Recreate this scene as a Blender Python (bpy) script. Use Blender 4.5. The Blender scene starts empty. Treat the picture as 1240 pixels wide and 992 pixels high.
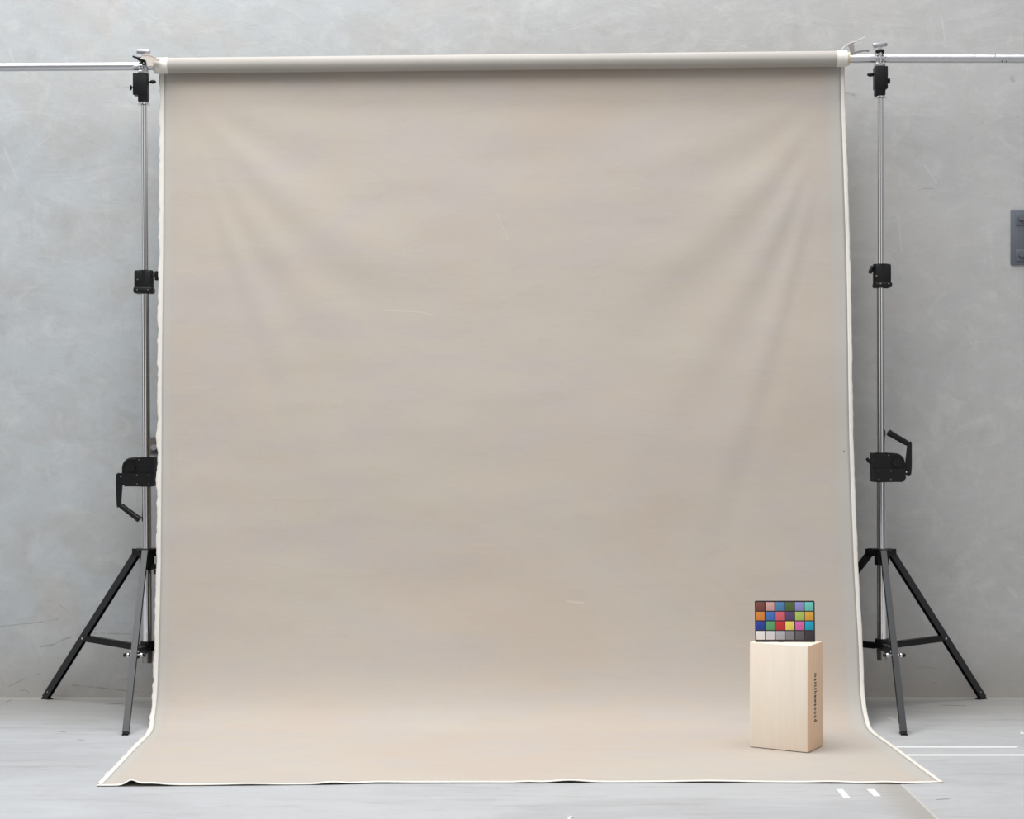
import bpy, bmesh, math, random
from mathutils import Vector, Matrix, noise
random.seed(4)
C = bpy.context.scene.collection
F = 2080.0; CAM_Z = 1.64; PI = math.pi

def V(px, py, d=9.38):
    return Vector(((px-620)*d/F, d, CAM_Z-(py-496)*d/F))
def G(px, py):
    d = CAM_Z*F/(py-496)
    return Vector(((px-620)*d/F, d, 0))
def lin(r, g, b, k=1.0):
    f = lambda c: (c/12.92 if c <= .04045 else ((c+.055)/1.055)**2.4)*k
    return (f(r/255), f(g/255), f(b/255), 1)

# ------------------------------------------------------------------ materials
class NT:
    def __init__(s, name):
        s.m = bpy.data.materials.new(name); s.m.use_nodes = True
        s.t = s.m.node_tree; s.b = s.t.nodes['Principled BSDF']
    def n(s, typ, **kw):
        x = s.t.nodes.new(typ)
        for k, v in kw.items():
            if k in x.inputs: x.inputs[k].default_value = v
            else: setattr(x, k, v)
        return x
    def l(s, a, b): s.t.links.new(a, b)
    def math(s, op, a, b=None, c=None, clamp=False):
        x = s.t.nodes.new('ShaderNodeMath'); x.operation = op; x.use_clamp = clamp
        for i, v in enumerate((a, b, c)):
            if v is None: continue
            if isinstance(v, (int, float)): x.inputs[i].default_value = v
            else: s.l(v, x.inputs[i])
        return x.outputs[0]
    def mix(s, f, a, b, blend='MIX'):
        x = s.t.nodes.new('ShaderNodeMix'); x.data_type = 'RGBA'; x.blend_type = blend
        for i, v in ((0, f), (6, a), (7, b)):
            if isinstance(v, (int, float, tuple)): x.inputs[i].default_value = v
            else: s.l(v, x.inputs[i])
        return x.outputs[2]
    def noise(s, vec, scale, detail=4, rough=.55, dist=0, sc=(1, 1, 1), loc=(0, 0, 0), rot=(0, 0, 0)):
        mp = s.n('ShaderNodeMapping'); mp.inputs['Scale'].default_value = sc
        mp.inputs['Location'].default_value = loc; mp.inputs['Rotation'].default_value = rot
        s.l(vec, mp.inputs[0])
        x = s.n('ShaderNodeTexNoise'); x.inputs['Scale'].default_value = scale
        x.inputs['Detail'].default_value = detail; x.inputs['Roughness'].default_value = rough
        x.inputs['Distortion'].default_value = dist
        s.l(mp.outputs[0], x.inputs['Vector']); return x.outputs['Fac']
    def remap(s, v, a, b, c=0, d=1, smooth=True):
        x = s.n('ShaderNodeMapRange'); x.interpolation_type = 'SMOOTHSTEP' if smooth else 'LINEAR'
        for i, q in enumerate((a, b, c, d)): x.inputs[i+1].default_value = q
        s.l(v, x.inputs[0]); return x.outputs[0]
    def bump(s, h, strength=.2, dist=.01):
        x = s.n('ShaderNodeBump'); x.inputs['Strength'].default_value = strength
        x.inputs['Distance'].default_value = dist
        s.l(h, x.inputs['Height']); s.l(x.outputs[0], s.b.inputs['Normal'])
    def line(s, X, Y, pts, w):
        """mask of a worn line through pts on the surface (w = half width in metres)"""
        out = None
        for (ax, ay), (bx, by) in zip(pts[:-1], pts[1:]):
            dx, dy = bx-ax, by-ay; L2 = dx*dx+dy*dy or 1e-9
            px = s.math('SUBTRACT', X, ax); py = s.math('SUBTRACT', Y, ay)
            t = s.math('MULTIPLY_ADD', px, dx/L2, s.math('MULTIPLY', py, dy/L2), clamp=True)
            ex = s.math('MULTIPLY_ADD', t, -dx, px); ey = s.math('MULTIPLY_ADD', t, -dy, py)
            d = s.math('SQRT', s.math('ADD', s.math('MULTIPLY', ex, ex), s.math('MULTIPLY', ey, ey)))
            out = d if out is None else s.math('MINIMUM', out, d)
        return s.remap(out, w*.1, w*1.1, 1, 0)

def simple(name, col, rough=.5, metal=0, spec=.5, coat=0, var=0.06, vscale=40):
    n = NT(name); n.b.inputs['Roughness'].default_value = rough
    n.b.inputs['Metallic'].default_value = metal
    n.b.inputs['Specular IOR Level'].default_value = spec
    n.b.inputs['Coat Weight'].default_value = coat; n.b.inputs['Coat Roughness'].default_value = .3
    tc = n.n('ShaderNodeTexCoord')
    f = n.noise(tc.outputs['Object'], vscale, 3)
    a = tuple(c*(1-var) for c in col[:3])+(1,); b = tuple(min(1, c*(1+var)) for c in col[:3])+(1,)
    n.l(n.mix(f, a, b), n.b.inputs['Base Color'])
    return n.m

def wz(px, py, d=9.785):
    p = V(px, py, d); return (p.x, p.z)

def mat_wall():
    n = NT('troweled_concrete_wall'); tc = n.n('ShaderNodeTexCoord'); o = tc.outputs['Object']
    sp = n.n('ShaderNodeSeparateXYZ'); n.l(o, sp.inputs[0]); X, Z = sp.outputs[0], sp.outputs[2]
    big = n.noise(o, .55, 3, .5, .6, loc=(3, 0, 1))
    mid = n.noise(o, 1.7, 6, .62, 1.2, sc=(1, 1, 1.3), rot=(0, .5, 0))
    swirl = n.noise(o, 3.2, 8, .68, 2.4, sc=(.7, 1, 1.5), rot=(0, -.7, 0))
    fine = n.noise(o, 34, 5, .7)
    # cool grey to the left, neutral to the right
    side = n.remap(n.math('MULTIPLY_ADD', big, 1.6, X), -1.6, 2.6)
    base = n.mix(side, lin(190, 195, 198, WALL_K), lin(189, 188, 187, WALL_K))
    c = n.mix(n.math('MULTIPLY', n.remap(mid, .40, .64), .8), base, lin(184, 184, 183, WALL_K))
    c = n.mix(n.math('MULTIPLY', n.remap(n.noise(o, 5.5, 7, .66, .8, loc=(1, 4, 2)), .5, .68), .3), c, lin(214, 213, 211, WALL_K))
    c = n.mix(n.math('MULTIPLY', n.remap(n.noise(o, 4.3, 7, .7, 1.4, loc=(7, 2, 5)), .52, .7), .28), c, lin(168, 166, 163, WALL_K))
    c = n.mix(n.math('MULTIPLY', n.remap(swirl, .48, .74), .20), c, lin(220, 222, 222, WALL_K))
    c = n.mix(n.math('MULTIPLY', n.remap(swirl, .47, .28), .14), c, lin(160, 161, 159, WALL_K))
    c = n.mix(n.math('MULTIPLY', n.remap(fine, .52, .75), .16), c, lin(150, 150, 150, WALL_K))
    # warmer, darker band along the foot of the wall
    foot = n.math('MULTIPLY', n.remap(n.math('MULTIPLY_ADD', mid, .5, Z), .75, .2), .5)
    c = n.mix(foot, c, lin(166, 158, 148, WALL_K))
    warm = n.math('MULTIPLY', n.remap(n.noise(o, .9, 4, .6, 1, loc=(9, 0, 4)), .52, .7), .35)
    c = n.mix(warm, c, lin(196, 190, 183, WALL_K))
    brk = n.remap(n.noise(o, 9, 4, .7), .38, .58)
    dark = [([(58, 727), (72, 733), (86, 742), (93, 750)], .007), ([(50, 783), (64, 781), (78, 774), (97, 769)], .007),
            ([(110, 763), (128, 761), (140, 755), (162, 754)], .005), ([(113, 767), (162, 768)], .005),
            ([(0, 759), (25, 756), (45, 754), (70, 750)], .005), ([(88, 830), (120, 833), (166, 838), (186, 839)], .006),
            ([(132, 814), (142, 822), (165, 824)], .004), ([(10, 832), (30, 822), (48, 816)], .004),
            ([(25, 837), (30, 835), (35, 839)], .004), ([(1105, 808.5), (1120, 808), (1134, 809.5)], .004),
            ([(1130, 827.5), (1139, 828)], .006), ([(1205, 805), (1209, 805.5)], .007),
            ([(1095, 233), (1110, 231), (1120, 228), (1131, 229)], .003), ([(1031, 240), (1034, 232), (1036, 228)], .003),
            ([(1022, 112), (1034, 115)], .008), ([(1000, 40), (1001, 40.2)], .008), ([(1013, 36), (1013.4, 36.4)], .006),
            ([(140, 105), (160, 106)], .008), ([(1226, 95), (1227, 97)], .02),
            ([(183, 528), (187, 529), (185, 549), (189, 550)], .03), ([(1150, 690), (1152, 700)], .006)]
    m = None
    for pts, w in dark:
        k = n.line(X, Z, [wz(*p) for p in pts], w); m = k if m is None else n.math('MAXIMUM', m, k)
    m = n.math('MULTIPLY', n.math('MULTIPLY', m, brk), .38)
    c = n.mix(m, c, lin(92, 88, 84, WALL_K))
    light = [([(12, 60), (16, 75), (33, 90)], .01), ([(80, 70), (84, 84)], .008), ([(1140, 20), (1146, 60)], .006),
             ([(1088, 260), (1092, 306)], .005), ([(1075, 300), (1089, 307)], .004), ([(5, 180), (22, 220)], .008),
             ([(1120, 200), (1135, 222)], .008), ([(1222, 712), (1230, 722)], .02), ([(30, 190), (60, 165)], .006)]
    m = None
    for pts, w in light:
        k = n.line(X, Z, [wz(*p) for p in pts], w); m = k if m is None else n.math('MAXIMUM', m, k)
    c = n.mix(n.math('MULTIPLY', m, .22), c, lin(228, 229, 230, WALL_K))
    n.l(c, n.b.inputs['Base Color']); n.b.inputs['Roughness'].default_value = .75
    n.b.inputs['Specular IOR Level'].default_value = .3
    n.bump(n.math('ADD', n.math('MULTIPLY', swirl, .7), n.math('MULTIPLY', fine, .25)), .25, .01)
    return n.m

def mat_floor():
    n = NT('polished_concrete_floor'); tc = n.n('ShaderNodeTexCoord'); o = tc.outputs['Object']
    sp = n.n('ShaderNodeSeparateXYZ'); n.l(o, sp.inputs[0]); X, Y = sp.outputs[0], sp.outputs[1]
    a = n.noise(o, 1.0, 5, .6, .8, sc=(.6, 1.2, 1)); b = n.noise(o, 2.6, 7, .66, 1.5, sc=(.5, 2.2, 1))
    f = n.noise(o, 45, 5, .7, sc=(.6, 1, 1)); st = n.noise(o, 7, 6, .7, .5, sc=(.35, 2.4, 1))
    side = n.remap(X, -2.5, 2.5)
    c = n.mix(side, lin(212, 214, 217, FLOOR_K), lin(214, 214, 215, FLOOR_K))
    c = n.mix(n.math('MULTIPLY', n.remap(a, .42, .62), .55), c, lin(193, 194, 196, FLOOR_K))
    c = n.mix(n.math('MULTIPLY', n.remap(b, .52, .72), .35), c, lin(224, 226, 230, FLOOR_K))
    c = n.mix(n.math('MULTIPLY', n.remap(st, .50, .72), .42), c, lin(176, 170, 163, FLOOR_K))
    c = n.mix(n.math('MULTIPLY', n.remap(f, .52, .75), .25), c, lin(165, 163, 160, FLOOR_K))
    # grime gathered in the strip along the wall and beside the expansion joint
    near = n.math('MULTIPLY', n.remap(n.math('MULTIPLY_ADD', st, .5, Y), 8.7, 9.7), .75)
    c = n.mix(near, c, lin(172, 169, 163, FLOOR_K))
    lim = n.math('MULTIPLY', n.remap(n.math('MULTIPLY_ADD', b, .05, Y), 9.72, 9.79), .5)
    c = n.mix(lim, c, lin(216, 208, 194, FLOOR_K))
    jd = n.math('MULTIPLY', n.remap(n.math('MULTIPLY_ADD', b, .12, X), 1.52, 1.75), n.remap(X, 1.715, 1.69))
    c = n.mix(n.math('MULTIPLY', jd, .6), c, lin(180, 170, 158, FLOOR_K))
    g = lambda *q: [(G(*p).x, G(*p).y) for p in q]
    brk = n.remap(n.noise(o, 14, 4, .7), .36, .52)
    m = None
    for pts, w in ((g((-30, 873), (0, 855), (14, 847)), .007), (g((1136, 968.5), (1148, 967.5)), .014),
                   (g((1226, 877), (1228, 877.3)), .012), (g((1140, 854), (1168, 855)), .02), (g((130, 853), (175, 851)), .018),
                   (g((72, 886), (78, 886.4)), .014), (g((96, 896), (100, 896.3)), .014), (g((563, 960), (578, 960.5)), .006)):
        k = n.line(X, Y, pts, w); m = k if m is None else n.math('MAXIMUM', m, k)
    c = n.mix(n.math('MULTIPLY', n.math('MULTIPLY', m, brk), .55), c, lin(100, 95, 90, FLOOR_K))
    m = None
    for pts, w in (([(1.705, 7.55), (1.70, 2.0)], .008), (g((1076, 869), (1084, 872)), .012), (g((1036, 985), (1100, 990)), .004)):
        k = n.line(X, Y, pts, w); m = k if m is None else n.math('MAXIMUM', m, k)
    c = n.mix(n.math('MULTIPLY', m, .75), c, lin(235, 228, 216, FLOOR_K))
    n.l(c, n.b.inputs['Base Color']); n.l(n.remap(b, .3, .7, .5, .75), n.b.inputs['Roughness'])
    n.b.inputs['Specular IOR Level'].default_value = .35
    n.bump(n.math('ADD', n.math('MULTIPLY', b, .6), n.math('MULTIPLY', f, .3)), .12, .006)
    return n.m

def mat_canvas():
    n = NT('hand_painted_canvas'); tc = n.n('ShaderNodeTexCoord'); uv = tc.outputs['UV']   # UV in metres
    sp = n.n('ShaderNodeSeparateXYZ'); n.l(uv, sp.inputs[0]); U, T = sp.outputs[0], sp.outputs[1]
    a = n.noise(uv, .75, 4, .55, .8); b = n.noise(uv, 2.2, 6, .62, 1.0, sc=(.55, 1.3, 1), loc=(2, 5, 0))
    s = n.noise(uv, 5.5, 7, .72, .5, sc=(.5, 2.0, 1)); s2 = n.noise(uv, 15, 6, .74, .3, sc=(.4, 2.2, 1), loc=(4, 1, 0))
    f = n.noise(uv, 60, 4, .7)
    K = CANVAS_K
    c = n.mix(n.remap(a, .35, .66), lin(202, 193, 181, K), lin(202, 189, 176, K))
    c = n.mix(n.math('MULTIPLY', n.remap(b, .44, .62), .6), c, lin(198, 190, 185, K))
    c = n.mix(n.math('MULTIPLY', n.remap(s, .50, .72), .32), c, lin(191, 179, 167, K))
    c = n.mix(n.math('MULTIPLY', n.remap(s2, .55, .72), .28), c, lin(214, 204, 190, K))
    c = n.mix(n.math('MULTIPLY', n.remap(f, .5, .8), .18), c, lin(184, 172, 160, K))
    # thinner paint along both edges
    we = n.noise(uv, 3, 3, .5, sc=(0, 1, 1)); U2 = n.math('MULTIPLY_ADD', we, .02, U)
    el = n.remap(U2, .06, .09, 1, 0); er = n.remap(U2, 3.665, 3.70)
    c = n.mix(n.math('MULTIPLY', n.math('MAXIMUM', el, er), .75), c, lin(200, 197, 188, K))
    el2 = n.remap(U2, .03, .16, 1, 0); er2 = n.remap(U2, 3.62, 3.70)
    c = n.mix(n.math('MULTIPLY', n.math('MAXIMUM', el2, er2), .35), c, lin(192, 189, 186, K))
    # a few small scuffs and pale creases where the paint cracked
    g = None
    for pts, w in (([(1.21, 1.36), (1.42, 1.37), (1.5, 1.39)], .004), ([(1.84, .83), (1.9, .97)], .003), ([(2.2, 2.93), (2.28, 2.94)], .01)):
        k = n.line(U, T, pts, w); g = k if g is None else n.math('MAXIMUM', g, k)
    c = n.mix(n.math('MULTIPLY', g, .45), c, lin(226, 216, 202, K))
    g = n.line(U, T, [(3.705, 2.13), (3.708, 2.131)], .006)
    c = n.mix(n.math('MULTIPLY', g, .8), c, lin(110, 80, 60, K))
    n.l(c, n.b.inputs['Base Color']); n.b.inputs['Roughness'].default_value = .88
    n.b.inputs['Specular IOR Level'].default_value = .15
    n.bump(n.math('ADD', n.math('MULTIPLY', s, .8), n.math('MULTIPLY', f, .3)), .22, .006)
    return n.m

def mat_wood(name='birch_plywood', warm=0):
    n = NT(name); tc = n.n('ShaderNodeTexCoord'); o = tc.outputs['Object']
    g = n.noise(o, 5, 6, .6, .9, sc=(6, 6, .45)); b = n.noise(o, 4, 3, .5)
    k = n.noise(o, 22, 2, .5, loc=(3, 1, 8))
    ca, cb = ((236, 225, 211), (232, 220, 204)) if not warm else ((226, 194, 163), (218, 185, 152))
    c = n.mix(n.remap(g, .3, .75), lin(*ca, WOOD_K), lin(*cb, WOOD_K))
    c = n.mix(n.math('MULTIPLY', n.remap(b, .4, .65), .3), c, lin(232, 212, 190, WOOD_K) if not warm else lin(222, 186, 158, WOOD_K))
    c = n.mix(n.math('MULTIPLY', n.remap(k, .74, .80), .5), c, lin(165, 135, 105, WOOD_K))
    n.l(c, n.b.inputs['Base Color']); n.b.inputs['Roughness'].default_value = .55
    n.bump(g, .03, .002)
    return n.m

WALL_K = .95; FLOOR_K = .69; CANVAS_K = .85; WOOD_K = 1.1
M = dict(wall=mat_wall(), floor=mat_floor(), canvas=mat_canvas(), wood=mat_wood(),
    raw=simple('raw_unpainted_canvas', lin(238, 233, 225, .88), .9, spec=.1),
    back=simple('grey_canvas_reverse', lin(196, 191, 184, .74), .85, spec=.15, var=.05, vscale=6),
    under=simple('raw_canvas_underside', lin(176, 160, 138), .9, spec=.1),
    core=simple('cardboard_core', lin(222, 208, 182, .9), .7),
    black=simple('black_paint', lin(20, 20, 21), .35, spec=.3),
    plastic=simple('black_plastic', lin(22, 22, 24), .42, spec=.28),
    legpaint=simple('satin_black_leg_paint', lin(24, 25, 29), .42, spec=.58),
    chrome=simple('chromed_steel', (.80, .80, .82, 1), .10, metal=1, var=.03, vscale=8),
    dullchrome=simple('scuffed_steel', (.62, .62, .64, 1), .32, metal=1, var=.1, vscale=30),
    alu=simple('aluminium_tube', (.66, .66, .68, 1), .34, metal=1, var=.05, vscale=14),
    plate=simple('grey_painted_steel', lin(96, 100, 108), .5, var=.08, vscale=20),
    ink=simple('black_stencil_ink', lin(38, 26, 20), .7),
    white=simple('white_tape', lin(222, 222, 222), .7, var=.02),
    frame=simple('black_card', lin(44, 38, 40), .6),
    whiteprint=simple('white_print', lin(215, 212, 210), .6),
    capm=simple('dark_smoky_cap', (.30, .29, .28, 1), .3, metal=.8),
    clampm=simple('pale_enamelled_steel', lin(214, 205, 194), .4, metal=.25),
    clampw=simple('bright_zinc_handle', lin(240, 238, 234), .4, metal=.2),
    darkplate=simple('weathered_dark_plate', lin(104, 98, 94), .7, var=.15, vscale=30),
    plate2=simple('grey_clamp_bracket', lin(150, 143, 143), .5, metal=.2),
    bolt=simple('galvanised_bolt', lin(165, 165, 168), .5, metal=.3))

# ------------------------------------------------------------------ mesh helpers
def world_origin(o):
    p = Vector((0, 0, 0))
    while o: p += o.location; o = o.parent
    return p

class MB:
    def __init__(s): s.bm = bmesh.new()
    def box(s, c, size, rot=None, bevel=0):
        r = bmesh.ops.create_cube(s.bm, size=1); v = r['verts']
        m = Matrix.Translation(Vector(c)) @ (rot.to_4x4() if rot else Matrix()) @ Matrix.Diagonal((*size, 1))
        bmesh.ops.transform(s.bm, matrix=m, verts=v)
        if bevel:
            es = {e for x in v for e in x.link_edges}
            bmesh.ops.bevel(s.bm, geom=list(es), offset=bevel, segments=2, profile=.5, affect='EDGES')
        return s
    def pxbox(s, x0, y0, x1, y1, depth, d=9.38, bevel=.003, off=0):
        a, b = V(x0, y0, d), V(x1, y1, d); c = (a+b)/2; c.y += off
        return s.box(c, (abs(b.x-a.x), depth, abs(a.z-b.z)), bevel=bevel)
    def cyl(s, a, b, r, r2=None, seg=28, cap=True):
        a, b = Vector(a), Vector(b); d = b-a
        m = Matrix.Translation((a+b)/2) @ d.to_track_quat('Z', 'Y').to_matrix().to_4x4()
        bmesh.ops.create_cone(s.bm, cap_ends=cap, segments=seg, radius1=r, radius2=r if r2 is None else r2, depth=d.length, matrix=m)
        return s
    def ball(s, c, r, sc=(1, 1, 1)):
        m = Matrix.Translation(Vector(c)) @ Matrix.Diagonal((*sc, 1))
        bmesh.ops.create_uvsphere(s.bm, u_segments=16, v_segments=10, radius=r, matrix=m); return s
    def ring(s, a, b, ro, ri, seg=36):
        """hollow tube from a to b"""
        a, b = Vector(a), Vector(b); q = (b-a).to_track_quat('Z', 'Y').to_matrix()
        L = []
        for p, r in ((a, ro), (b, ro), (b, ri), (a, ri)):
            L.append([s.bm.verts.new(p + q @ Vector((r*math.cos(2*PI*i/seg), r*math.sin(2*PI*i/seg), 0))) for i in range(seg)])
        for j in range(4):
            A, B = L[j], L[(j+1) % 4]
            for i in range(seg): s.bm.faces.new((A[i], A[(i+1) % seg], B[(i+1) % seg], B[i]))
        return s
    def tube(s, pts, rad, seg=14):
        pts = [Vector(p) for p in pts]; rads = rad if isinstance(rad, (list, tuple)) else [rad]*len(pts)
        L = []
        for i, p in enumerate(pts):
            t = (pts[min(i+1, len(pts)-1)]-pts[max(i-1, 0)]).normalized()
            u = t.cross(Vector((0, 1, 0)));  u = u.normalized() if u.length > .1 else Vector((1, 0, 0)); w = t.cross(u)
            L.append([s.bm.verts.new(p+(u*math.cos(2*PI*k/seg)+w*math.sin(2*PI*k/seg))*rads[i]) for k in range(seg)])
        for A, B in zip(L[:-1], L[1:]):
            for k in range(seg): s.bm.faces.new((A[k], A[(k+1) % seg], B[(k+1) % seg], B[k]))
        s.bm.faces.new(L[0][::-1]); s.bm.faces.new(L[-1]); return s
    def ribbon(s, pts, width, th=.002):
        """bent sheet-metal strip: polyline in XZ given as world points, width along Y"""
        pts = [Vector(p) for p in pts]; L = []
        for i, p in enumerate(pts):
            t = (pts[min(i+1, len(pts)-1)]-pts[max(i-1, 0)]).normalized(); nrm = Vector((-t.z, 0, t.x))
            h = Vector((0, width/2, 0))
            L.append([s.bm.verts.new(q) for q in (p-h-nrm*th, p+h-nrm*th, p+h+nrm*th, p-h+nrm*th)])
        for A, B in zip(L[:-1], L[1:]):
            for k in range(4): s.bm.faces.new((A[k], A[(k+1) % 4], B[(k+1) % 4], B[k]))
        s.bm.faces.new(L[0][::-1]); s.bm.faces.new(L[-1]); return s
    def prism(s, poly, e):
        """closed polygon of world points extruded by vector e"""
        A = [s.bm.verts.new(p) for p in poly]; B = [s.bm.verts.new(Vector(p)+Vector(e)) for p in poly]
        s.bm.faces.new(A); s.bm.faces.new(B[::-1])
        for i in range(len(A)): s.bm.faces.new((A[i], B[i], B[(i+1) % len(A)], A[(i+1) % len(A)]))
        return s
    def build(s, name, mat, parent=None, origin=None, smooth=35):
        bmesh.ops.recalc_face_normals(s.bm, faces=s.bm.faces)
        if parent: o0 = world_origin(parent)
        elif origin is not None: o0 = Vector(origin)
        else:
            vs = [v.co for v in s.bm.verts]
            o0 = Vector(((min(v.x for v in vs)+max(v.x for v in vs))/2, (min(v.y for v in vs)+max(v.y for v in vs))/2, min(v.z for v in vs)))
        bmesh.ops.translate(s.bm, verts=s.bm.verts, vec=-o0)
        me = bpy.data.meshes.new(name)
        for e in s.bm.edges:
            if len(e.link_faces) == 2: e.smooth = e.calc_face_angle(0) < math.radians(smooth)
        for f in s.bm.faces: f.smooth = True
        s.bm.to_mesh(me); s.bm.free()
        o = bpy.data.objects.new(name, me); C.objects.link(o)
        if parent: o.parent = parent
        else: o.location = o0
        me.materials.append(M[mat] if isinstance(mat, str) else mat)
        return o

def tag(o, label, cat, group=None):
    o['label'] = label; o['category'] = cat
    if group: o['group'] = group
    return o
def thing(name, label, cat, loc, group=None):
    o = bpy.data.objects.new(name, None); C.objects.link(o); o.location = loc; o.empty_display_size = .1
    return tag(o, label, cat, group)

# ------------------------------------------------------------------ setting
w = MB().box((0, 9.785+.1, 3.4), (15, .2, 6.8)).build('wall_back', 'wall', origin=(0, 0, 0)); w['kind'] = 'structure'
fl = MB().box((0, 2.3925, -.1), (15, 14.785, .2)).build('floor', 'floor', origin=(0, 0, 0)); fl['kind'] = 'structure'

# ------------------------------------------------------------------ backdrop
ROLL_R = .0424
def rollc(px): return V(px, 79.8+(px-186)*(71.1-79.8)/841)
A0, A1 = rollc(186), rollc(1027)
# profile rows: z, Y, left edge X, right edge X
PROF = [(None, 9.422, -1.932, 1.826), (3.40, 9.42, -1.932, 1.825), (2.90, 9.38, -1.927, 1.834), (2.34, 9.33, -1.921, 1.842),
        (1.62, 9.25, -1.911, 1.836), (.83, 9.14, -1.893, 1.842), (.40, 9.05, -1.886, 1.848), (.16, 8.96, -1.876, 1.840),
        (.045, 8.85, -1.868, 1.838), (.007, 8.70, -1.850, 1.838), (.005, 8.34, -1.840, 1.860), (.005, 7.90, -1.826, 1.878),
        (.005, 7.47, -1.812, 1.896)]
ENDY = [(115, 953), (200, 952.6), (400, 950.9), (450, 949.6), (600, 949.1), (900, 948.5), (1090, 950.0), (1143, 948.6)]
def cr(p0, p1, p2, p3, t):
    return .5*((2*p1)+(-p0+p2)*t+(2*p0-5*p1+4*p2-p3)*t*t+(-p0+3*p1-3*p2+p3)*t*t*t)
def prof_pts():
    rows = [((3.535 if r[0] is None else r[0]),)+r[1:] for r in PROF]; out = []
    for i in range(len(rows)-1):
        q = [rows[max(0, i-1)], rows[i], rows[i+1], rows[min(len(rows)-1, i+2)]]
        L = math.hypot(rows[i+1][0]-rows[i][0], rows[i+1][1]-rows[i][1]); n = max(3, int(L/.022))
        for k in range(n): out.append([cr(q[0][j], q[1][j], q[2][j], q[3][j], k/n) for j in range(4)])
    out.append(list(rows[-1])); 
    for r in out: r[0] = max(r[0], .005)
    return out
PP = prof_pts(); ARC = [0]
for a, b in zip(PP[:-1], PP[1:]): ARC.append(ARC[-1]+math.hypot(a[0]-b[0], a[1]-b[1]))
LEN = ARC[-1]
def at_arc(s):
    s = min(max(s, 0), LEN)
    lo, hi = 0, len(ARC)-1
    while hi-lo > 1:
        m = (lo+hi)//2
        if ARC[m] <= s: lo = m
        else: hi = m
    t = (s-ARC[lo])/(ARC[hi]-ARC[lo]); return [PP[lo][j]*(1-t)+PP[hi][j]*t for j in range(4)]
def endy(px):
    for (a, ya), (b, yb) in zip(ENDY[:-1], ENDY[1:]):
        if px <= b or b == 1143:
            t = (px-a)/(b-a); return CAM_Z*F/(ya+(yb-ya)*t-496)
def sst(a, b, x):
    t = min(1, max(0, (x-a)/(b-a))); return t*t*(3-2*t)
def gauss(x, w): return math.exp(-(x/w)**2)
def folds(x, z):
    """soft drape folds of the hanging part: swags from both upper corners, steeper ones at the right"""
    if z < .25: return 0
    h = 0; s = 3.53-z
    for x0, sg, L in ((-1.82, 1, ((.62, 1.3, .006), (1.5, 1.2, .0095), (2.3, .8, .007), (3.6, .7, .005))),
                      (1.78, -1, ((.70, 1.1, .006), (1.7, 1.2, .009), (2.9, .9, .007), (4.6, .75, .006)))):
        q = (x-x0)*sg
        if q < 0: continue
        for A, reach, amp in L:
            curve = .08+A*(1-math.exp(-q/1.05))
            wd = (.07+.09*q)*(1+.25*A)*.8; env = sst(0, .3, q)*(1-sst(reach*.6, reach*1.5, q))
            h += .68*amp*gauss(s-curve, wd)*env - .27*amp*gauss(s-curve-wd*1.6, wd)*env
    n1 = noise.noise(Vector((x*.9, z*1.6, 3.1)))*.010 + noise.noise(Vector((x*2.2, z*5.5, 7.7)))*.0026
    return (h+n1)*sst(.25, .7, z)*sst(3.53, 3.3, z)
def lift(px, back):
    """ripples of the front hem; back = metres behind the hem"""
    e = 0
    for c, wd, a, dp in ((159, 8, .019, .10), (180, 22, .009, .12), (402, 16, .0075, .09), (460, 30, .003, .08), (690, 24, .0085, .10),
                         (640, 14, .003, .08), (860, 40, .004, .10), (1010, 26, .004, .08), (300, 30, .003, .08), (1075, 18, .0045, .08)):
        e += a*gauss(px-c, wd)*gauss(back, dp)
    return e
def surf(u, s):
    """u 0..1 across, s = metres down the cloth"""
    z, Y, xl, xr = at_arc(s); x = xl+(xr-xl)*u
    k = sst(3.1, 3.53, z)
    ztop = A0.z+(A1.z-A0.z)*(x-A0.x)/(A1.x-A0.x)
    if z > 2.5: z = z+(ztop-3.535)*sst(2.5, 3.53, z)
    t = sst(LEN-1.2, LEN, s); px = 620+x*F/max(Y, 1)
    ey = endy(px); Y = Y+(ey-7.47)*t
    Y -= folds(x, z)
    if s > LEN-.5: z += lift(px, LEN-s)
    if z < .2: z += .004*max(0, noise.noise(Vector((x*1.3, Y*1.3, 2))))*sst(.4, 1, s/LEN)
    return Vector((x, Y, z))
W_CL = 3.76
def sheet(name, mat, parent, u0, u1, s0, s1, nu, ns, edge=None, th=.0022):
    bm = bmesh.new(); uvl = bm.loops.layers.uv.new('UVMap'); R = []; UVs = {}
    for j in range(ns+1):
        s = s0+(s1-s0)*j/ns; row = []
        for i in range(nu+1):
            u = u0+(u1-u0)*i/nu
            if edge: u = edge(u, i/nu, s)
            v = bm.verts.new(surf(u, s)-world_origin(parent)); UVs[v] = (u*W_CL, s); row.append(v)
        R.append(row)
    for j in range(ns):
        for i in range(nu):
            f = bm.faces.new((R[j][i], R[j+1][i], R[j+1][i+1], R[j][i+1])); f.smooth = True
            for lp in f.loops: lp[uvl].uv = UVs[lp.vert]
    bmesh.ops.recalc_face_normals(bm, faces=bm.faces)
    # make normals face the camera side / up
    bm.faces.ensure_lookup_table()
    if sum((f.normal.dot(Vector((0, -1, .8))) for f in bm.faces)) < 0: bmesh.ops.reverse_faces(bm, faces=bm.faces)
    me = bpy.data.meshes.new(name); bm.to_mesh(me); bm.free()
    o = bpy.data.objects.new(name, me); C.objects.link(o); o.parent = parent
    me.materials.append(M[mat]); me.materials.append(M['under'])
    md = o.modifiers.new('thickness', 'SOLIDIFY'); md.thickness = th; md.offset = -1; md.material_offset = 1; md.material_offset_rim = 0
    return o

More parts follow.
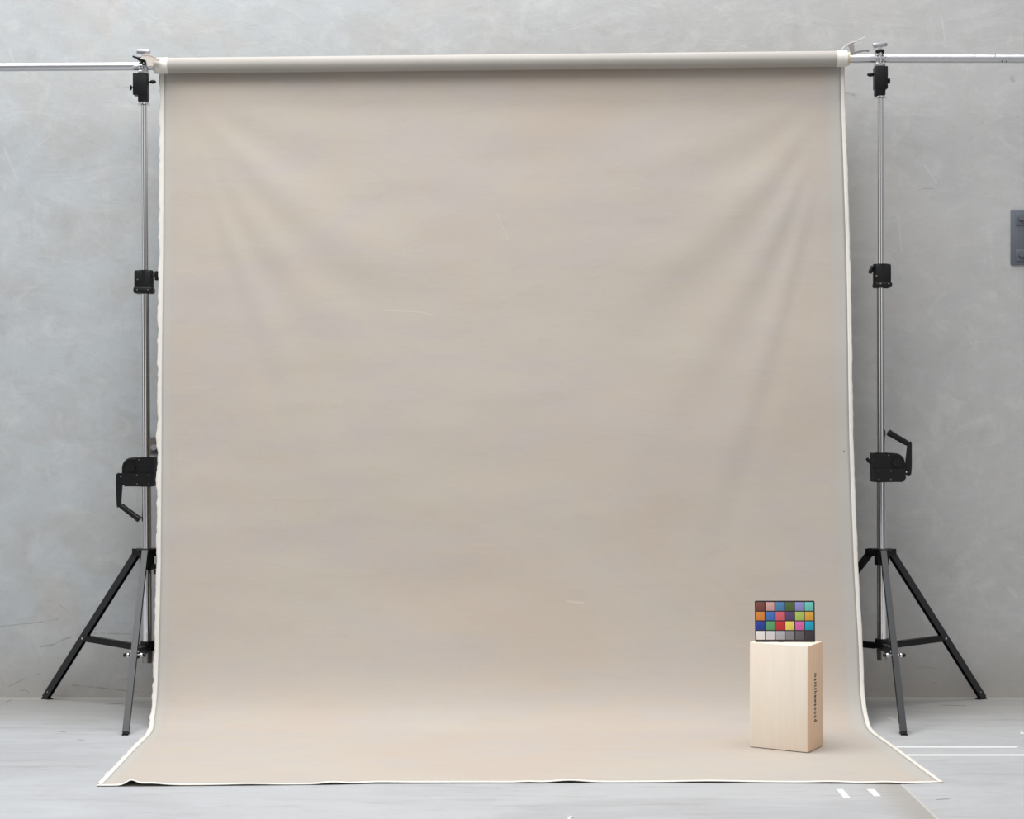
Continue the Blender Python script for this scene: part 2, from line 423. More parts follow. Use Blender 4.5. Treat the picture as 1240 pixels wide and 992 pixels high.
bd = thing('painted_backdrop', 'large beige painted canvas backdrop hanging from its roll and sweeping onto the floor', 'backdrop', (0, 8.3, 0))
HEM = .030; S_L = .0065; S_R = .0060
sheet('painted_cloth', 'canvas', bd, S_L, 1-S_R, 0, LEN-HEM, 230, 300)
def rag(amp, seed, side):
    def f(u, q, s):
        k = q if side > 0 else 1-q
        return u+side*k*amp*(noise.noise(Vector((s*9, seed, 0)))+.6*noise.noise(Vector((s*33, seed, 4))))
    return f
l1 = sheet('selvage', 'raw', bd, 0, S_L, 0, LEN-.002, 3, 420, rag(.0030, 1, -1)); l1['label'] = 'ragged white unpainted left selvage'
r1 = sheet('selvage', 'raw', bd, 1-S_R, 1, 0, LEN-.002, 3, 420, rag(.0008, 9, 1)); r1['label'] = 'white unpainted right selvage'
hm = sheet('hem', 'raw', bd, S_L, 1-S_R, LEN-HEM, LEN, 420, 4); hm['label'] = 'rippled white raw front hem'
ax = (A1-A0).normalized()
def rp(px): return rollc(px)
rl = MB().ring(rp(189.5), rp(1024.5), ROLL_R, .036).build('canvas_roll', 'back', bd)
b1 = MB().ring(rp(188.5), rp(204), ROLL_R+.0012, .0362).build('roll_edge', 'raw', bd); b1['label'] = 'cream raw edge of the roll at its left end'
b2 = MB().ring(rp(1012.5), rp(1025.2), ROLL_R+.0012, .0362).build('roll_edge', 'raw', bd); b2['label'] = 'cream raw edge of the roll at its right end'
MB().ring(rp(186.3), rp(1028.3), .0358, .030).build('core_tube', 'core', bd)

# ------------------------------------------------------------------ crossbar through the roll
cb_pts = [V(-110, 82.2), V(0, 81.3), V(160, 80.2), V(186, 79.8), V(1027, 71.3), V(1062, 70.9), V(1350, 71.4)]
cbr = thing('crossbar', 'long silver metal crossbar running through the backdrop roll and out past both stands', 'pole', cb_pts[4])
MB().tube(cb_pts, .0232, 32).build('bar_tube', 'alu', cbr)
for px, py in ((1180, 67.2), (1205.3, 67.2), (1217, 71.3), (1221.3, 71.3), (1072.4, 69.6), (1214, 74.4), (1219, 74.5)):
    p = V(px, py, 9.38-.0235); MB().cyl(p+Vector((0, -.001, 0)), p+Vector((0, .02, 0)), .0022, seg=10).build('screw_hole', 'black', cbr)

# ------------------------------------------------------------------ light stands
def stand(label, base, topx, botx, P):
    """base = floor centre; topx/botx = column positions; P = heights and shapes of this stand"""
    D = 9.38
    r = thing('wind_up_stand', label, 'stand', (base.x, base.y, 0), 'wind up stands at the ends of the backdrop')
    xb, xt = botx, topx
    def col(z):                                         # column axis, leaning slightly
        z0, z1 = .36, 3.5; t = (z-z0)/(z1-z0); return Vector((xb+(xt-xb)*t, D, z))
    Z = lambda py: CAM_Z-(py-496)*D/F
    out = P['out']                                      # -1: outwards is left
    ctr = Vector((base.x, base.y, 0))
    # tubes
    MB().cyl(col(Z(P['lowcol'])-.0), col(Z(P['winch'][0])+.0), .0262, seg=40).build('lower_column', 'chrome', r)
    MB().cyl(col(Z(P['winch'][0])-.05), col(Z(P['mid'][0])-.02), .0228, seg=40).build('middle_column', 'chrome', r)
    MB().cyl(col(Z(P['mid'][0])-.06), col(Z(P['top'][1])+.05), .0170, seg=36).build('upper_column', 'chrome', r)
    # leg collar
    zt = P['legtop']
    lc = MB().cyl(col(zt-.085), col(zt), .040, seg=8).cyl(col(zt-.008), col(zt+.002), .052, seg=24)
    for ang in P['ang']:
        dv = Vector((math.cos(ang), math.sin(ang), 0)); sd = Vector((-dv.y, dv.x, 0)); R = Matrix((dv, sd, Vector((0, 0, 1)))).transposed()
        for sg in (-1, 1): lc.box(col(zt-.02)+dv*.058+sd*.0195*sg, (.055, .004, .04), R, .001)
    lc.build('leg_collar', 'black', r)
    if P.get('clampring'):
        cy = P['clampring']; k = MB().cyl(col(Z(cy[1])), col(Z(cy[0])), .034, seg=24)
        k.box(col(Z((cy[0]+cy[1])/2))+Vector((.035, -.005, 0)), (.03, .03, .03), bevel=.004)
        o = k.build('safety_collar', 'plastic', r)
        MB().cyl(col(Z(cy[1]))+Vector((.047, -.012, .0)), col(Z(cy[1]))+Vector((.05, -.012, -.022)), .009, seg=14).build('collar_knob', 'plastic', o)
    # lower hub + cap
    zh = P['hub']
    hb = MB().cyl(col(zh-.048), col(zh), .037, seg=28).cyl(col(zh-.03), col(zh-.02), .044, seg=28)
    hb.build('brace_hub', 'black', r)
    MB().cyl(col(zh-.118), col(zh-.045), .026, .030, seg=28).build('column_end_cap', 'capm', r)
    # legs and braces
    for i, (ang, rf) in enumerate(zip(P['ang'], P['rad'])):
        dv = Vector((math.cos(ang), math.sin(ang), 0)); sd = Vector((-dv.y, dv.x, 0))
        a = col(zt-.018); a = Vector((a.x, a.y, a.z))+dv*.068
        b = ctr+dv*rf+Vector((0, 0, .012))
        t = (b-a).normalized(); nn = sd.cross(t).normalized()
        if nn.dot(dv) < 0: nn = -nn
        wd, dp, th = .0155, .036, .0025
        sec = [(-wd, 0), (wd, 0), (wd, -dp), (wd-th, -dp), (wd-th, -th), (-wd+th, -th), (-wd+th, -dp), (-wd, -dp)]
        c0 = a-t*.012; ext = (b-t*.0)-c0
        mb = MB().prism([c0+sd*x+nn*(y+.012) for x, y in sec], ext)
        mb.cyl(a+sd*.019, a-sd*.019, .006, seg=12)
        lg = mb.build('leg', 'legpaint', r)
        # foot: plastic plug with a slanted sole
        fb = b-t*.028
        ft = MB().box((fb+b)/2+nn*(-.006), (.026, .030, .05), Matrix((sd, nn, t)).transposed(), .002)
        ft.prism([ctr+dv*(rf+.016)+sd*.016+Vector((0, 0, .001)), ctr+dv*(rf+.016)-sd*.016+Vector((0, 0, .001)),
                  ctr+dv*(rf-.045)-sd*.016+Vector((0, 0, .001)), ctr+dv*(rf-.045)+sd*.016+Vector((0, 0, .001))], (0, 0, .006))
        ft.build('rubber_foot', 'plastic', lg)
        for sg in (-1, 1): MB().cyl(b-t*.045+sd*(.0155*sg)-nn*.005, b-t*.045+sd*(.0175*sg)-nn*.005, .0035, seg=10).build('rivet', 'dullchrome', lg)
        # brace
        q = .577 if i != 1 else .56
        m_ = a+(b-a)*q-nn*.012
        h = col(zh-.028)+dv*.034; h.z = zh-.040
        d2 = (m_-h).normalized(); up = sd.cross(d2).normalized()
        if up.z < 0: up = -up
        bw, bh = .014, .034
        sec = [(-bw, bh/2), (bw, bh/2), (bw, -bh/2), (bw-.002, -bh/2), (bw-.002, bh/2-.004), (-bw+.002, bh/2-.004), (-bw+.002, -bh/2), (-bw, -bh/2)]
        br = MB().prism([h+sd*x+up*y for x, y in sec], m_-h).cyl(h-sd*.02, h+sd*.02, .008, seg=12)
        br.box(col(zh-.036)+dv*.036, (.03, .022, .026), Matrix((dv, sd, Vector((0, 0, 1)))).transposed(), .002)
        bo = br.build('brace', 'black', r)
        MB().cyl(m_-sd*.021, m_+sd*.021, .006, seg=12).build('brace_bolt', 'dullchrome', bo)
        if i == 1:                                     # levelling leg: cross bolt with round nuts and a lock lever
            e = m_+Vector((0, 0, -.018))
            k = MB().cyl(e-sd*.042, e+sd*.042, .005, seg=12)
            for sg in (-1, 1): k.ball(e+sd*.034*sg, .0115, (1, 1, 1))
            k.build('levelling_bolt', 'chrome', lg)
            for sg in (-1, 1): MB().cyl(e+sd*.046*sg, e+sd*.058*sg, .011, .008, seg=14).build('bolt_cap', 'plastic', lg)
            g0 = col(zh-.05)+Vector((-.012*out, -.04, 0))
            MB().tube([g0, g0+Vector((out*.03, -.03, -.016)), g0+Vector((out*.055, -.05, -.03))], [.008, .009, .007]).build('lock_lever', 'plastic', r)
    # winch
    wy0, wy1 = P['winch']; zt_, zb_ = Z(wy0), Z(wy1); cx = col((zt_+zb_)/2).x; inn = cx-out*P['win']; outx = cx+out*P['wout']
    hgt = zt_-zb_; zs = zb_+hgt*.44
    cor = .055                                        # housing: rounded outer top corner, chamfered outer bottom
    poly = [(inn, zs), (inn, zt_)]
    for k in range(9):
        a = PI/2*k/8; poly.append((outx-out*cor*(1-math.sin(a)), zt_-cor*(1-math.cos(a))))
    poly += [(outx, zs)]
    wn = MB().prism([Vector((x, D-.038, z)) for x, z in poly], (0, .076, 0))
    cf = .018
    poly = [(inn+out*.002, zs+.004), (outx+out*.002, zs+.004), (outx+out*.002, zb_+cf), (outx-out*cf, zb_), (inn+out*.004, zb_)]
    wn.prism([Vector((x, D-.05, z)) for x, z in poly], (0, .1, 0))
    wn.cyl(col(zb_-.002), col(zt_+.002), .036, seg=28)
    wo = wn.build('winch_housing', 'plastic', r)
    rim = MB()                                        # raised rim and drum boss on the housing face
    pr = [(outx-out*.008-out*(cor-.008)*(1-math.sin(PI/2*k/8)), zt_-.008-(cor-.008)*(1-math.cos(PI/2*k/8))) for k in range(9)]
    rim.tube([Vector((x, D-.040, z)) for x, z in [(cx+out*.045, zt_-.008)]+pr+[(outx-out*.008, zs+.01)]], .004, 8)
    bc = Vector((cx+out*(.045+.022), D-.04, zs+hgt*.22)); rim.cyl(bc, bc+Vector((0, -.010, 0)), .020, seg=20)
    rim.build('housing_rim', 'black', wo)
    for x, z in ((cx-out*.025, zb_+.015), (cx-out*.025, zs-.008), (cx+out*.04, zb_+.015), (cx+out*.04, zs-.008), (cx+out*.03, zt_-.012)):
        MB().cyl(Vector((x, D-.036, z)), Vector((x, D-.0515, z)), .0032, seg=10).build('housing_screw', 'capm', wo)
    # crank
    pts = P['crank']
    p0, p1, p2 = [V(x, y, D) for x, y in pts]; dy = Vector((0, -.02, 0))
    MB().cyl(Vector((outx-out*.01, D-.02, p0.z)), Vector((p0.x-out*.009, D-.014, p0.z)), .007, seg=14).build('crank_axle', 'chrome', wo)
    pv = p1-p0; t = pv.normalized(); s_ = Vector((t.z, 0, -t.x))
    arm = MB().prism([p0+dy+s_*.016-t*.012, p0+dy+s_*.006-t*.02, p0+dy-s_*.008-t*.018, p0+dy-s_*.016-t*.008, p0+dy-s_*.018+t*.03, p1+dy-s_*.010, p1+dy-s_*.008+t*.014,
                      p1+dy+s_*.010+t*.016, p1+dy+s_*.013, p0+dy+s_*.018+t*.03], (0, .014, 0))
    ao = arm.build('crank_arm', 'plastic', wo)
    ge = p2-p1; gt = ge.normalized(); gy = Vector((0, -.006, 0))
    MB().tube([p1+gy, p1+gt*.012+gy, p1+gt*.02+gy, p2-gt*.022+gy, p2-gt*.016+gy, p2+gy-gt*.004, p2+gy], [.012, .014, .0155, .0165, .0185, .0185, .013], 18).build('crank_grip', 'plastic', wo)
    if P.get('winch_knob'):
        a, b, c = [V(x, y, D-.03) for x, y in P['winch_knob']]
        MB().tube([a, b], .0045, 10).tube([b-(c-b)*.15, b+(c-b)*.5, c], [.007, .010, .008], 12).build('winch_lever', 'plastic', wo)
    # middle collar
    x0, y0, x1, y1, fy = P['midbox']
    mc = MB().pxbox(x0, y0, x1, y1, .085, bevel=.008).pxbox(x0-1, fy, x1+1.2, y1, .095, bevel=.010)
    mc.cyl(col(Z(y1)), col(Z(y0)+.001), .0435, seg=24)
    mo = mc.build('middle_collar', 'plastic', r)
    for px, py in P['midscrew']:
        p = V(px, py, D-.0475); MB().cyl(p+Vector((0, .006, 0)), p+Vector((0, -.002, 0)), .004, seg=10).build('collar_screw', 'capm', mo)
    a, b, c, d = P['midknob']
    MB().tube([V(*a, D-.02), V(*b, D-.02)], .005, 10).tube([V(*c, D-.02), (V(*c, D-.02)+V(*d, D-.02))/2, V(*d, D-.02)], [.010, .012, .010], 14).build('collar_knob', 'plastic', mo)
    # top socket
    (x0, y0, x1, y1), (x2, y2, x3, y3) = P['topbox']
    ts = MB().pxbox(x0, y0, x1, y1, .062, bevel=.005).pxbox(x2, y2, x3, y3, .056, bevel=.006)
    cxm = (V(x2, 0).x+V(x3, 0).x)/2
    ts.cyl((cxm, D, Z(y3)), (cxm, D, Z(y0)+.002), .0275, seg=28)
    for yy in (y0+(y1-y0)*.25, y0+(y1-y0)*.52): ts.cyl((cxm, D, Z(yy)), (cxm, D, Z(yy)+.006), .0305, seg=28)
    to = ts.build('top_socket', 'plastic', r)
    for a, b, c, rr in P['topknob']:
        k = MB().tube([V(*a, D-.01), V(*b, D-.01)], .004, 10)
        p = V(*c, D-.01); k.ball(p, 1, rr); k.build('socket_knob', 'plastic', to)
    c = col(Z(P['washer'])); MB().cyl(c-Vector((0, 0, .002)), c+Vector((0, 0, .002)), .036, seg=32).cyl(c, c+Vector((0, 0, .012)), .024, seg=28).build('washer', 'chrome', r)
    # spigot stub holding the clamp
    MB().cyl((cxm, D, Z(y0)-.005), (cxm, D, Z(P['spig'])), .013, seg=20).build('spigot', 'chrome', r)
    return r

ZL = lambda py: CAM_Z-(py-496)*9.38/F
XL = lambda px: (px-620)*9.38/F
def ang(deg): return math.radians(deg)
bl = Vector((-1.990, 9.385, 0)); br_ = Vector((2.014, 9.385, 0))
stand('black and chrome wind up tripod stand on the left, its crank arm hanging down', bl, XL(174.2), XL(178.3), dict(
    out=-1, lowcol=779, winch=(554, 588.8), win=.052, wout=.124, mid=(328, 355.6), top=(89.5, 124), legtop=ZL(664.8), hub=ZL(776.5),
    clampring=(682.5, 690), ang=(ang(152.0), ang(-86.6), ang(31)), rad=(.742, .735, .72),
    crank=((145.2, 577), (145, 611), (169.5, 629.5)), midbox=(164.2, 327.8, 184.8, 355.8, 348),
    midscrew=((166, 351), (179, 351), (166.6, 338.5)), midknob=((184, 334), (188, 333), (189.5, 328.5), (189.8, 339.5)),
    topbox=((162, 89.6, 179.7, 115.8), (168, 89.6, 179.9, 124)),
    topknob=[((179, 99.3), (183, 99.3), (185.2, 99.2), (.0175, .012, .0105)), ((162.5, 106), (158.5, 106), (158.6, 106.2), (.006, .012, .015))],
    washer=126.6, spig=89.2))
stand('black and chrome wind up tripod stand on the right, its crank arm raised', br_, XL(1066.2), XL(1067.9), dict(
    out=1, lowcol=776, winch=(548.6, 583.5), win=.055, wout=.120, mid=(320, 349), top=(81, 116), legtop=ZL(665), hub=ZL(773.5),
    clampring=None, ang=(ang(28.0), ang(-93.2), ang(149)), rad=(.742, .735, .72),
    crank=((1099, 571.5), (1100.3, 538), (1075, 523.5)), winch_knob=((1058, 558), (1054.5, 561), (1049.5, 555)),
    midbox=(1059, 320.3, 1077.4, 348.8, 342), midscrew=((1066.3, 343.5), (1076.3, 343.6), (1061.5, 334)),
    midknob=((1062, 325), (1058, 324), (1056.8, 322.5), (1053.2, 331)),
    topbox=((1058.3, 81, 1074, 108.6), (1059.2, 81, 1071.3, 116.4)),
    topknob=[((1060, 90.4), (1056, 90.4), (1054.2, 90.5), (.0195, .012, .0110)), ((1073, 99), (1076, 98.5), (1076.6, 98), (.007, .012, .018))],
    washer=118.3, spig=80.6))

# ------------------------------------------------------------------ pipe clamps on the stand tops
def pipe_clamp(label, px, ybar, ytop, ybot, tilt, tw, stem_top):
    D = 9.38; c = V(px, ybar); r = thing('pipe_clamp', label, 'clamp', V(px, ybot), 'pipe clamps holding the crossbar')
    q = MB()                                           # U-shaped jaw around the bar
    for sx in (-.017, .017):
        L = [Vector((c.x+sx, D+.034*math.cos(a), c.z+.034*math.sin(a))) for a in [math.radians(g) for g in range(200, 521, 20)]]
        q.tube(L, .0055, 8)
    q.box((c.x, D, c.z-.036), (.052, .060, .018), bevel=.003)
    q.cyl((c.x, D, V(px, ybot).z), (c.x, D, c.z-.03), .020, seg=20)
    q.build('jaw', 'dullchrome', r)
    MB().box((c.x, D-.022, c.z+.036), (.040, .030, .018), bevel=.004).cyl((c.x-.028, D-.03, c.z+.034), (c.x-.016, D-.03, c.z+.034), .009, seg=12).build('hinge_block', 'black', r)
    MB().cyl((c.x, D-.030, c.z-.03), (c.x, D-.030, c.z+.03), .005, seg=14).cyl((c.x, D-.01, c.z+.028), (c.x, D-.01, V(px, stem_top).z), .0105, seg=16).build('clamp_screw', 'chrome', r)
    t = V(px, stem_top); t.y = D-.01
    R = Matrix.Rotation(tilt, 3, 'Y')
    MB().box(t+Vector((0, 0, .012)), (tw, .024, .026), R, .006).build('tee_handle', 'dullchrome', r)
    return r
pipe_clamp('silver pipe clamp with tee handle gripping the crossbar on the right stand', 1065.2, 71, 50, 80.4, ang(-8), .078, 57.5)
pipe_clamp('silver pipe clamp with tee handle gripping the crossbar on the left stand', 174.3, 80.2, 60, 89.0, ang(0), .074, 66)

# ------------------------------------------------------------------ spring clamps at the ends of the roll
sc = thing('spring_clamp', 'silver spring clamp with splayed handles at the right end of the backdrop roll', 'clamp', V(1030, 66), 'spring clamps at the ends of the backdrop roll')
MB().ribbon([V(1018.3, 60.2), V(1021.5, 57.2), V(1025.5, 54.2), V(1030, 52.4), V(1035.5, 51), V(1038.5, 49.2), V(1043.5, 47.2), V(1047, 44.6)], .030, .0022).build('handle', 'clampw', sc)
MB().ribbon([V(1029.5, 65.0), V(1034, 64.4), V(1038, 63.2), V(1042, 62.4), V(1046, 61.4), V(1049, 61.2), V(1052.3, 61.9)], .022, .0034).build('handle', 'capm', sc)
MB().prism([V(1027, 55.0, 9.365), V(1033.7, 52.6, 9.365), V(1035.2, 64.3, 9.365), V(1030, 65.2, 9.365), V(1029.3, 60, 9.365)], (0, .0025, 0)).prism(
    [V(1027, 55.0, 9.392), V(1033.7, 52.6, 9.392), V(1035.2, 64.3, 9.392), V(1030, 65.2, 9.392), V(1029.3, 60, 9.392)], (0, .0025, 0)).build('hinge_bracket', 'plate2', sc)
MB().ribbon([V(1029, 65.9), V(1040, 66.1), V(1051, 66.9)], .022, .0022).build('jaw', 'dullchrome', sc)
cs = MB(); ct = V(1031.5, 59)
cs.tube([ct+Vector((.009*math.cos(k*.7), -.012+k*.0007, .009*math.sin(k*.7))) for k in range(36)], .0018, 6)
cs.build('spring_coil', 'chrome', sc)

s2 = thing('spring_clamp', 'silver spring clamp with side plates biting the left end of the backdrop roll', 'clamp', V(180, 82), 'spring clamps at the ends of the backdrop roll')
pl = [(169.5, 71), (173.5, 67.2), (182, 66.8), (186.3, 68.6), (192.8, 72.8), (192.5, 74.2), (186.5, 74.0), (184.5, 76.5), (186, 79.6), (178, 80.2), (176.5, 73.6), (173, 71.8)]
MB().prism([V(x, y, 9.325) for x, y in pl], (0, .003, 0)).prism([V(x, y, 9.30) for x, y in pl], (0, .003, 0)).build('side_plate', 'clampm', s2)
MB().ribbon([V(193, 73.2, 9.313), V(187, 69.2, 9.313), V(181, 67.2, 9.313), V(173.5, 67.6, 9.313)], .030, .002).build('jaw', 'clampm', s2)
MB().tube([V(172.5, 70.6, 9.313), V(167, 70.2, 9.313), V(163.5, 69.2, 9.313), V(160.8, 68.3, 9.313)], [.0045, .006, .006, .005], 10).build('handle', 'black', s2)
MB().tube([V(176.5, 78.6, 9.313), V(168, 79.6, 9.313), V(163.5, 81, 9.313), V(160.4, 82.6, 9.313)], [.0045, .007, .008, .006], 10).build('handle', 'dullchrome', s2)
cs = MB(); ct = V(174, 75.6, 9.30)
cs.tube([ct+Vector((.012*math.cos(k*.7), -.006+k*.0007, .012*math.sin(k*.7))) for k in range(40)], .0032, 6)
cs.build('spring_coil', 'black', s2)

# ------------------------------------------------------------------ wooden box
th = ang(30); W_, D_, H_ = .297, .203, .505
Fc = Vector((1.408, 8.165, 0)); ux = Vector((-math.cos(th), math.sin(th), 0)); uy = Vector((math.sin(th), math.cos(th), 0))
bz = .0085
bc = Fc+ux*W_/2+uy*D_/2
bxr = thing('wooden_box', 'pale plywood box standing on end on the canvas sweep', 'box', (bc.x, bc.y, bz))
Rb = Matrix((-ux, uy, Vector((0, 0, 1)))).transposed()
def B(x, y, z): return bc+(-ux)*x+uy*y+Vector((0, 0, z+bz))
body = MB().box(B(-.002, 0, H_/2), (W_-.004, D_, H_), Rb, .0015)
bo = body.build('body', 'wood', bxr)
bo2 = MB().box(B(W_/2-.002, 0, H_/2), (.004, D_, H_), Rb, .0015).build('side_face', mat_wood('warm_side_wood', 1), bxr)  # thin slab carrying a darker, warmer wood tone than the body
bo2['label'] = 'warmer, darker toned side face of the box'
def textmesh(s, size, origin, xdir, ydir, mat, name, parent, th=.0004, width=None, bold=0):
    cu = bpy.data.curves.new('txt', 'FONT'); cu.body = s; cu.size = size; cu.extrude = th; cu.offset = bold
    cu.space_character = 1.12 if size < .02 else 1.42
    ob = bpy.data.objects.new('txt', cu); C.objects.link(ob)
    dg = bpy.context.evaluated_depsgraph_get(); dg.update()
    me = bpy.data.meshes.new_from_object(ob.evaluated_get(dg)); bpy.data.objects.remove(ob)
    xs = [v.co.x for v in me.vertices]; w0 = max(xs)-min(xs); k = (width/w0) if width else 1
    zdir = xdir.cross(ydir); wo = world_origin(parent)
    for v in me.vertices:
        v.co = origin+xdir*((v.co.x-min(xs))*k)+ydir*v.co.y+zdir*v.co.z-wo
    me.name = name; me.materials.clear(); me.materials.append(M[mat])
    o = bpy.data.objects.new(name, me); C.objects.link(o); o.parent = parent; return o
# lettering runs downwards on the right-hand side face
face_n = (-ux)
o = textmesh('mattthewsound', .052, B(W_/2+.0002, D_*(-.5)+.203*.41, .365), Vector((0, 0, -1)), uy*1.0, 'ink', 'lettering', bxr, width=.233, bold=.0012)
o['label'] = 'small black stencilled lettering running down the side face'

# ------------------------------------------------------------------ colour chart on the box
cd = 8.315; k = cd/F; cz = bz+H_
cc = V(950.9, 779.7, cd); cc.z = cz
ch = thing('color_chart', 'black framed colour checker card of 24 patches on top of the wooden box', 'color chart', cc)
lean = ang(5); cy_ = Vector((0, math.sin(lean), math.cos(lean))); cx_ = Vector((1, 0, 0)); cn = cx_.cross(cy_)  # faces camera (-Y)
Rc = Matrix((cx_, -cn, cy_)).transposed()
CW, CH = 72.6*k, 50.0*k
def Cc(x, y, n=0): return cc+cx_*x+cy_*y+cn*n
mb = MB(); rr = .006; poly = []
for sx, sy, a0 in ((1, 1, 0), (-1, 1, 90), (-1, -1, 180), (1, -1, 270)):
    for q in range(5):
        a = ang(a0+q*22.5); poly.append(Cc(sx*(CW/2-rr)+rr*math.cos(a), CH/2+sy*(CH/2-rr)+rr*math.sin(a), 0))
mb.prism(poly, -cn*.003); mb.build('card', 'frame', ch)
cols = [[(122, 68, 60), (214, 164, 158), (78, 130, 175), (80, 102, 50), (146, 144, 200), (108, 200, 190)],
        [(222, 135, 55), (68, 112, 185), (214, 95, 108), (88, 64, 108), (170, 196, 92), (222, 165, 62)],
        [(38, 62, 150), (92, 160, 108), (196, 42, 48), (230, 210, 90), (212, 100, 166), (10, 160, 190)],
        [(238, 230, 226), (212, 209, 211), (170, 169, 174), (126, 125, 130), (90, 86, 92), (56, 47, 54)]]
names = [['brown', 'pale pink', 'steel blue', 'olive green', 'lavender', 'turquoise'], ['orange', 'blue', 'coral pink', 'purple', 'lime green', 'amber'],
         ['dark blue', 'green', 'red', 'yellow', 'magenta', 'cyan'], ['white', 'light grey', 'mid grey', 'grey', 'dark grey', 'black']]
for j in range(4):
    for i in range(6):
        m = simple('patch_'+names[j][i].replace(' ', '_'), lin(*cols[j][i], PATCH_K if 'PATCH_K' in globals() else .95), .65, var=.02)
        x0 = (135+163.5*i-118)/13.78*k-CW/2; x1 = x0+144/13.78*k
        y1 = CH-(105+160.3*j-80)/13.78*k; y0 = y1-142/13.78*k
        o = MB().box(Cc((x0+x1)/2, (y0+y1)/2, .0003), (x1-x0, .0012, y1-y0), Rc, .0002).build('color_patch', m, ch)
        o['label'] = names[j][i]+' patch'
textmesh('colorchecker', .0062, Cc((240/20.67+920-950.9)*k, .0022, .0003), cx_, cy_, 'whiteprint', 'lettering', ch, width=11*k)['label'] = 'tiny white printing'
textmesh('classic  x-rite colour target', .0062, Cc((490/20.67+920-950.9)*k, .0022, .0003), cx_, cy_, 'whiteprint', 'lettering', ch, width=26*k)['label'] = 'tiny white printing'
# folding prop behind the card
MB().box(Cc(-.02, .0015, -.001), (.020, .014, .003), bevel=.0005).prism([Cc(-.045, .10, -.004), Cc(.045, .10, -.004), cc+Vector((.03, .085, .001)), cc+Vector((-.03, .085, .001))], (0, .002, .0)).build('support_flap', 'frame', ch)

# ------------------------------------------------------------------ steel plate on the wall
ps = thing('steel_plate', 'grey painted steel plate bolted to the concrete wall at the right', 'wall plate', V(1237.5, 321.5, 9.78))
a, b = V(1224.2, 254, 9.775), V(1251, 320.8, 9.775); cpl = (a+b)/2
MB().box((cpl.x, 9.780, cpl.z), (b.x-a.x, .014, a.z-b.z), bevel=.002).build('plate', 'plate', ps)
for py in (264.2, 308.2):
    c = V(1237.3, py+1, 9.77)
    MB().box((c.x+.0, 9.771, c.z), (.068, .006, .070), bevel=.002).build('bolt_pad', 'plate', ps)
    c = V(1237, py, 9.76)
    MB().cyl((c.x, 9.770, c.z), (c.x, 9.752, c.z), .0165, seg=6).cyl((c.x, 9.770, c.z), (c.x, 9.766, c.z), .020, seg=20).build('bolt', 'plate', ps)
# bolt in the wall behind the left stand
c = V(186.4, 541.8, 9.77)
wbt = thing('wall_bolt', 'round grey bolt head in the wall between left stand and canvas', 'bolt', (c.x, 9.775, c.z-.05))
pa, pb = V(180.6, 529.5, 9.78), V(196, 549.5, 9.78)
MB().box(((pa.x+pb.x)/2, 9.782, (pa.z+pb.z)/2), (pb.x-pa.x, .008, pa.z-pb.z), bevel=.002).build('base_plate', 'darkplate', wbt)
MB().cyl((c.x, 9.779, c.z), (c.x, 9.760, c.z), .0165, seg=20).build('bolt_head', 'bolt', wbt)

# ------------------------------------------------------------------ markings on the floor
def strip(pts, label, name='tape_strip', group=None):
    v = [G(*p) for p in pts]
    return tag(MB().prism([Vector((p.x, p.y, .0003)) for p in v], (0, 0, .0006)).build(name, 'white'), label, 'floor marking', group)
strip([(1060, 904.0), (1231, 904.1), (1234, 904.8), (1230, 906.0), (1060, 905.8)], 'thin white line on the floor nearer the wall, ending short of the frame edge', 'painted_line')
strip([(1070, 913.7), (1330, 913.7), (1330, 915.8), (1070, 915.8)], 'thin white line on the floor nearer the camera, running out at the right', 'painted_line')
strip([(1012.7, 956), (1020.5, 956), (1030.2, 966.8), (1021.8, 967)], 'short white tape mark in front of the backdrop, the left one of two')
strip([(1049.3, 956), (1059, 956), (1066.8, 964.6), (1058.6, 964.8)], 'short white tape mark in front of the backdrop, the right one beside the floor joint')
def crumbs(c, n, r, label):
    mb = MB()
    for i in range(n):
        a = random.uniform(0, 2*PI); q = random.uniform(0, r); s = random.uniform(.002, .007)
        mb.ball(Vector((c.x+q*math.cos(a)*1.0, c.y+q*math.sin(a)*2.2, s*.4)), s, (1.3, 1, .6))
    o = tag(mb.build('plaster_crumbs', 'white'), label, 'debris'); o['kind'] = 'stuff'
crumbs(G(1238, 888.5), 14, .028, 'white plaster crumbs on the floor at the right edge')
crumbs(G(690.5, 990.5), 12, .016, 'tiny white plaster crumbs at the bottom edge of the floor')

# ------------------------------------------------------------------ light
HOR, MIDS, ZEN, WS = .15, .5, 1.3, .85
def area(name, loc, target, size, power, col, sy=None):
    L = bpy.data.lights.new(name, 'AREA'); L.shape = 'RECTANGLE'; L.size = size; L.size_y = sy or size
    L.energy = power; L.color = col
    o = bpy.data.objects.new(name, L); C.objects.link(o); o.location = loc
    o.rotation_euler = (Vector(target)-Vector(loc)).to_track_quat('-Z', 'Y').to_euler(); return o
area('overhead_area_light', (-1.9, 6.0, 7.4), (-.2, 9.0, 1.0), 6.0, 310, (.99, .99, .99), 3.5)  # unseen area light, put in above left to brighten the wall top
area('overhead_strip_light', (0, 8.4, 8.2), (0, 8.7, 0), 8.5, 330, (.96, .985, 1.0), 1.6)  # unseen strip added overhead so the roll shades the cloth below it
wd = bpy.data.worlds.new('overcast_sky'); bpy.context.scene.world = wd; wd.use_nodes = True
nt = wd.node_tree; bg = nt.nodes['Background']
tc = nt.nodes.new('ShaderNodeTexCoord'); sp = nt.nodes.new('ShaderNodeSeparateXYZ'); nt.links.new(tc.outputs['Generated'], sp.inputs[0])
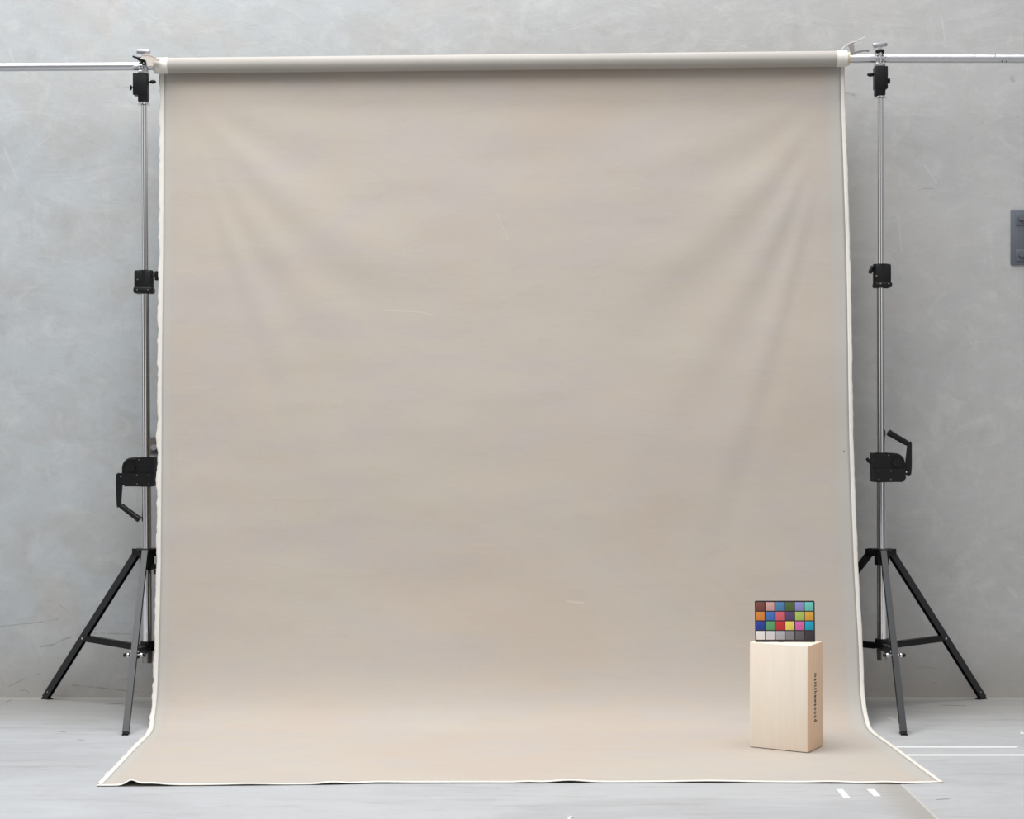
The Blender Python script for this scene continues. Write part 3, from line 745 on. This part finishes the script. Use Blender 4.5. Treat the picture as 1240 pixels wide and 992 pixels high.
def wm(op, a, b=None, c=None, clamp=False):
    x = nt.nodes.new('ShaderNodeMath'); x.operation = op; x.use_clamp = clamp
    for i, v in enumerate((a, b, c)):
        if v is None: continue
        if isinstance(v, (int, float)): x.inputs[i].default_value = v
        else: nt.links.new(v, x.inputs[i])
    return x.outputs[0]
# overcast sky above, dim surroundings at the horizon plus bright patches added for chrome reflections
rmp = nt.nodes.new('ShaderNodeValToRGB'); nt.links.new(sp.outputs[2], rmp.inputs[0])
e = rmp.color_ramp.elements; e[0].position = 0; e[0].color = (HOR, HOR*.97, HOR*.95, 1); e[1].position = 1; e[1].color = (ZEN, ZEN*1.01, ZEN*1.03, 1)
x = e.new(.13); x.color = (HOR*1.7, HOR*1.68, HOR*1.65, 1); x = e.new(.34); x.color = (MIDS, MIDS*1.01, MIDS*1.02, 1)
az = wm('ARCTAN2', sp.outputs[0], wm('MULTIPLY', sp.outputs[1], -1))
op = None
for c0, w0, v0 in ((-58, 13, 1.0), (8, 9, 1.1), (62, 6, .6), (-105, 8, .7)):
    d = wm('DIVIDE', wm('SUBTRACT', az, math.radians(c0)), math.radians(w0))
    g = wm('MULTIPLY', wm('MULTIPLY_ADD', wm('POWER', wm('ABSOLUTE', d), 4), -1, 1, clamp=True), v0)
    op = g if op is None else wm('MAXIMUM', op, g)
lowm = wm('MULTIPLY_ADD', wm('ABSOLUTE', wm('SUBTRACT', sp.outputs[2], .10)), -4.5, 1.3, clamp=True)
op = wm('MULTIPLY', op, lowm)
mx = nt.nodes.new('ShaderNodeMix'); mx.data_type = 'RGBA'; mx.blend_type = 'ADD'; mx.inputs[0].default_value = 1
nt.links.new(rmp.outputs[0], mx.inputs[6])
cb = nt.nodes.new('ShaderNodeCombineColor')
for i in range(3): nt.links.new(op, cb.inputs[i])
nt.links.new(cb.outputs[0], mx.inputs[7]); nt.links.new(mx.outputs[2], bg.inputs['Color']); bg.inputs['Strength'].default_value = WS

# ------------------------------------------------------------------ camera
cm = bpy.data.cameras.new('camera'); cm.sensor_width = 36; cm.lens = 36*F/1240; cm.clip_end = 200
co = bpy.data.objects.new('camera', cm); C.objects.link(co); co.location = (0, 0, CAM_Z); co.rotation_euler = (PI/2, 0, 0)
S = bpy.context.scene; S.camera = co
S.view_settings.view_transform = 'Standard'; S.view_settings.look = 'None'; S.view_settings.gamma = 1
S.view_settings.use_curve_mapping = False; S.view_settings.exposure = 0.0
